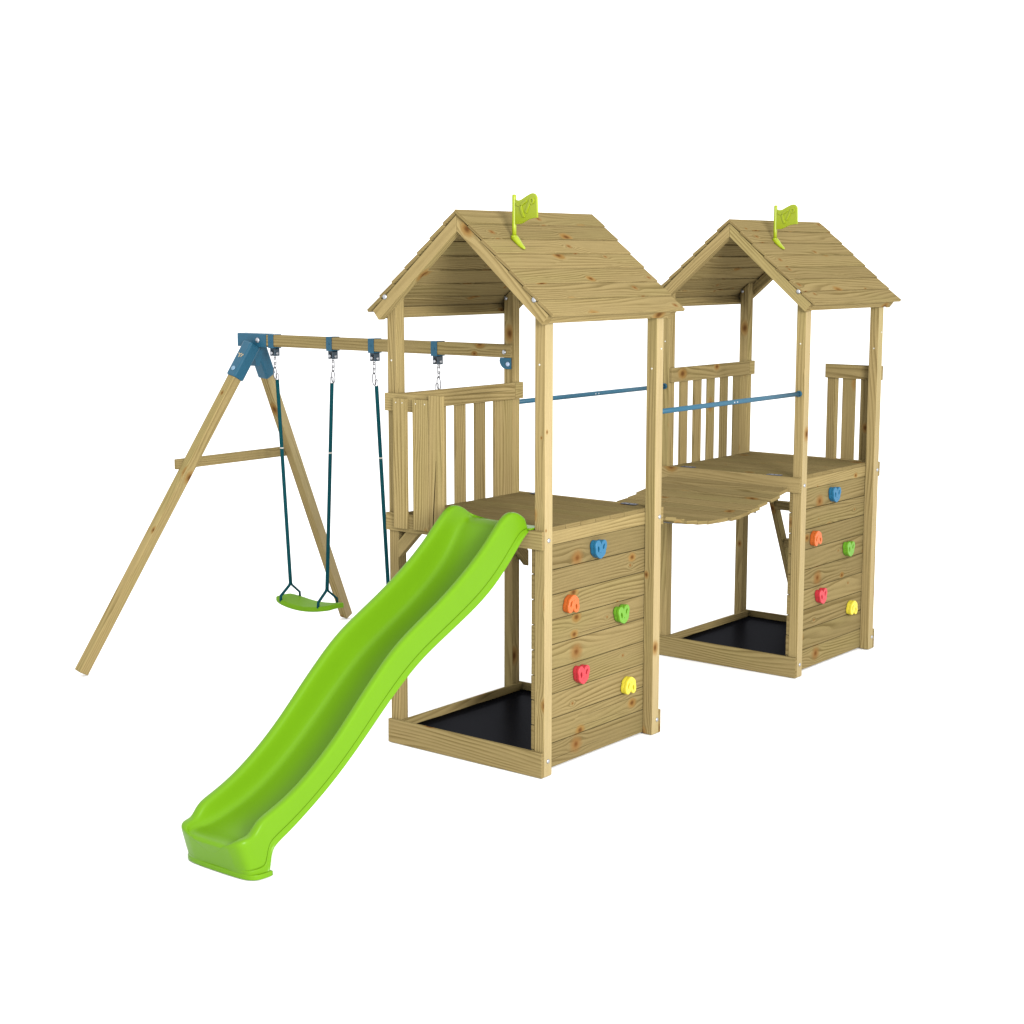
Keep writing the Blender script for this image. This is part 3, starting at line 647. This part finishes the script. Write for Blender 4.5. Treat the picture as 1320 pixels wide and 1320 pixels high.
# ------------------------------------------------------------------ swings
def link_pts(c, w, h, tilt, n=16):
    out = []
    for k in range(n):
        a = 2 * math.pi * k / n; x = w * math.cos(a); z = (h - w) * (1 if math.sin(a) > 0 else -1) + w * math.sin(a)
        out.append(Vector((c[0] + x * math.cos(tilt), c[1] + x * math.sin(tilt), c[2] + z)))
    return out
def make_swing():
    r0 = thing('swing', '', 'swing', (0, 0, 0), 'swings under the beam')
    ZS = .385                                        # seat height
    for s, xt, xb in ((-1, -.250, -.153), (1, .250, .166)):
        zt = ZB0 - .042; ch_ = []
        for i, (zc, h, tl) in enumerate(((zt - .016, .020, 1.57), (zt - .046, .022, .2), (zt - .074, .017, 1.57))):
            ch_.append(tube_mesh('chain', link_pts((xt, 0, zc), .008, h, tl), .0026, 6, True))
        link('chain', merge_meshes('chain', ch_), CHAIN, r0)
        hook = [(xt - .004, 0, zt - .085), (xt - .013, 0, zt - .100), (xt - .013, 0, zt - .140), (xt - .002, 0, zt - .157), (xt + .010, 0, zt - .150), (xt + .013, 0, zt - .125), (xt + .005, 0, zt - .092)]
        tube('carabiner', spline(hook, 5, True), .0032, CHAIN, r0, seg=6, closed=True)
        xr = xt + (.016 if s < 0 else -.013); zr = 1.738
        tube('thimble', link_pts((xr, 0, zr + .018), .009, .020, .5), .0025, CHAIN, r0, seg=6, closed=True)
        zk = .470
        n = 14; rp = tube('rope', [(xr + (xb - xr) * i / n, 0, zr + (zk - zr) * i / n) for i in range(n + 1)], .0115, ROPE, r0, seg=10)
        zc = 1.318; tt = (zr - zc) / (zr - zk); xc = xr + (xb - xr) * tt
        tube('crimp', [(xc, 0, zc - .004), (xc, 0, zc + .004)], .0122, WHITE, rp, seg=10)
        for sy in (-1, 1):
            tube('rope_tail', [(xb, 0, zk + .012), (xb, sy * .012, zk - .008), (xb + .004 * s, sy * .080, ZS + .022), (xb + .004 * s, sy * .083, ZS - .014)], .009 if sy < 0 else .0075, ROPE, rp, seg=8)
    # moulded curved seat
    bm = bmesh.new(); nu, nv = 18, 8; top = []
    for i in range(nu + 1):
        u = -1 + 2 * i / nu; row = []
        for j in range(nv + 1):
            v = -1 + 2 * j / nv; sh = (1 - abs(u) ** 5 * .35)
            row.append(bm.verts.new((u * .235, v * .095 * sh, ZS + .038 * u * u * (1 - .25 * abs(u)) - .020 + .004 * (1 - v * v))))
        top.append(row)
    for i in range(nu):
        for j in range(nv): bm.faces.new([top[i][j], top[i + 1][j], top[i + 1][j + 1], top[i][j + 1]])
    me = bpy.data.meshes.new('seat'); bm.to_mesh(me); bm.free()
    o = link('seat', me, SEATG, r0, (.012, 0, 0), True); md = o.modifiers.new('thick', 'SOLIDIFY'); md.thickness = .031; md.offset = -1
    md = o.modifiers.new('edge', 'BEVEL'); md.width = .008; md.segments = 3
    return r0
sw = make_swing(); sw.location = (-2.570, YC, 0)
sw['label'] = 'swing with a green curved seat on teal ropes, hanging next to the splayed frame legs'
s2 = copy_tree(sw, None, (-1.7345, YC, 0))
s2['label'] = 'swing hanging behind the slide and the nearer tower, only one teal rope in plain view'

# ------------------------------------------------------------------ ground, light, camera
bm = bmesh.new(); bmesh.ops.create_circle(bm, cap_ends=True, segments=96, radius=160)
me = bpy.data.meshes.new('ground'); bm.to_mesh(me); bm.free()
g = link('ground', me, GROUND, None, (0, 0, -.004)); g['kind'] = 'structure'

w = bpy.data.worlds.new('World'); S.world = w; w.use_nodes = True
bg = w.node_tree.nodes['Background']; bg.inputs[0].default_value = (1, 1, 1, 1); bg.inputs[1].default_value = 2.0
def softbox(name, loc, target, size, power):
    L = bpy.data.lights.new(name, 'AREA'); L.shape = 'RECTANGLE'; L.size = L.size_y = size; L.energy = power; L.color = (1, .985, .96)
    o = bpy.data.objects.new(name, L); COL.objects.link(o); o.location = loc
    o.rotation_euler = (Vector(target) - Vector(loc)).to_track_quat('-Z', 'Y').to_euler(); return o
softbox('key_softbox', (10.6, -6.1, 4.3), (-.5, 1.0, 1.2), 4.0, 3700)

cam = bpy.data.cameras.new('camera'); co = bpy.data.objects.new('camera', cam); COL.objects.link(co); S.camera = co
yaw, pitch, f = 2.2465, 0.1516, 2134.0
F = Vector((math.cos(yaw) * math.cos(pitch), math.sin(yaw) * math.cos(pitch), -math.sin(pitch)))
co.location = (4.6885, -6.0957, 2.4704); co.rotation_euler = F.to_track_quat('-Z', 'Y').to_euler()
cam.sensor_fit = 'HORIZONTAL'; cam.sensor_width = 36; cam.lens = f / 1320 * 36; cam.clip_end = 1000; cam.clip_start = .05
S.view_settings.view_transform = 'Standard'; S.view_settings.look = 'None'; S.view_settings.exposure = 0; S.view_settings.gamma = 1
S.view_settings.use_curve_mapping = False
S.cycles.max_bounces = 6; S.cycles.diffuse_bounces = 3
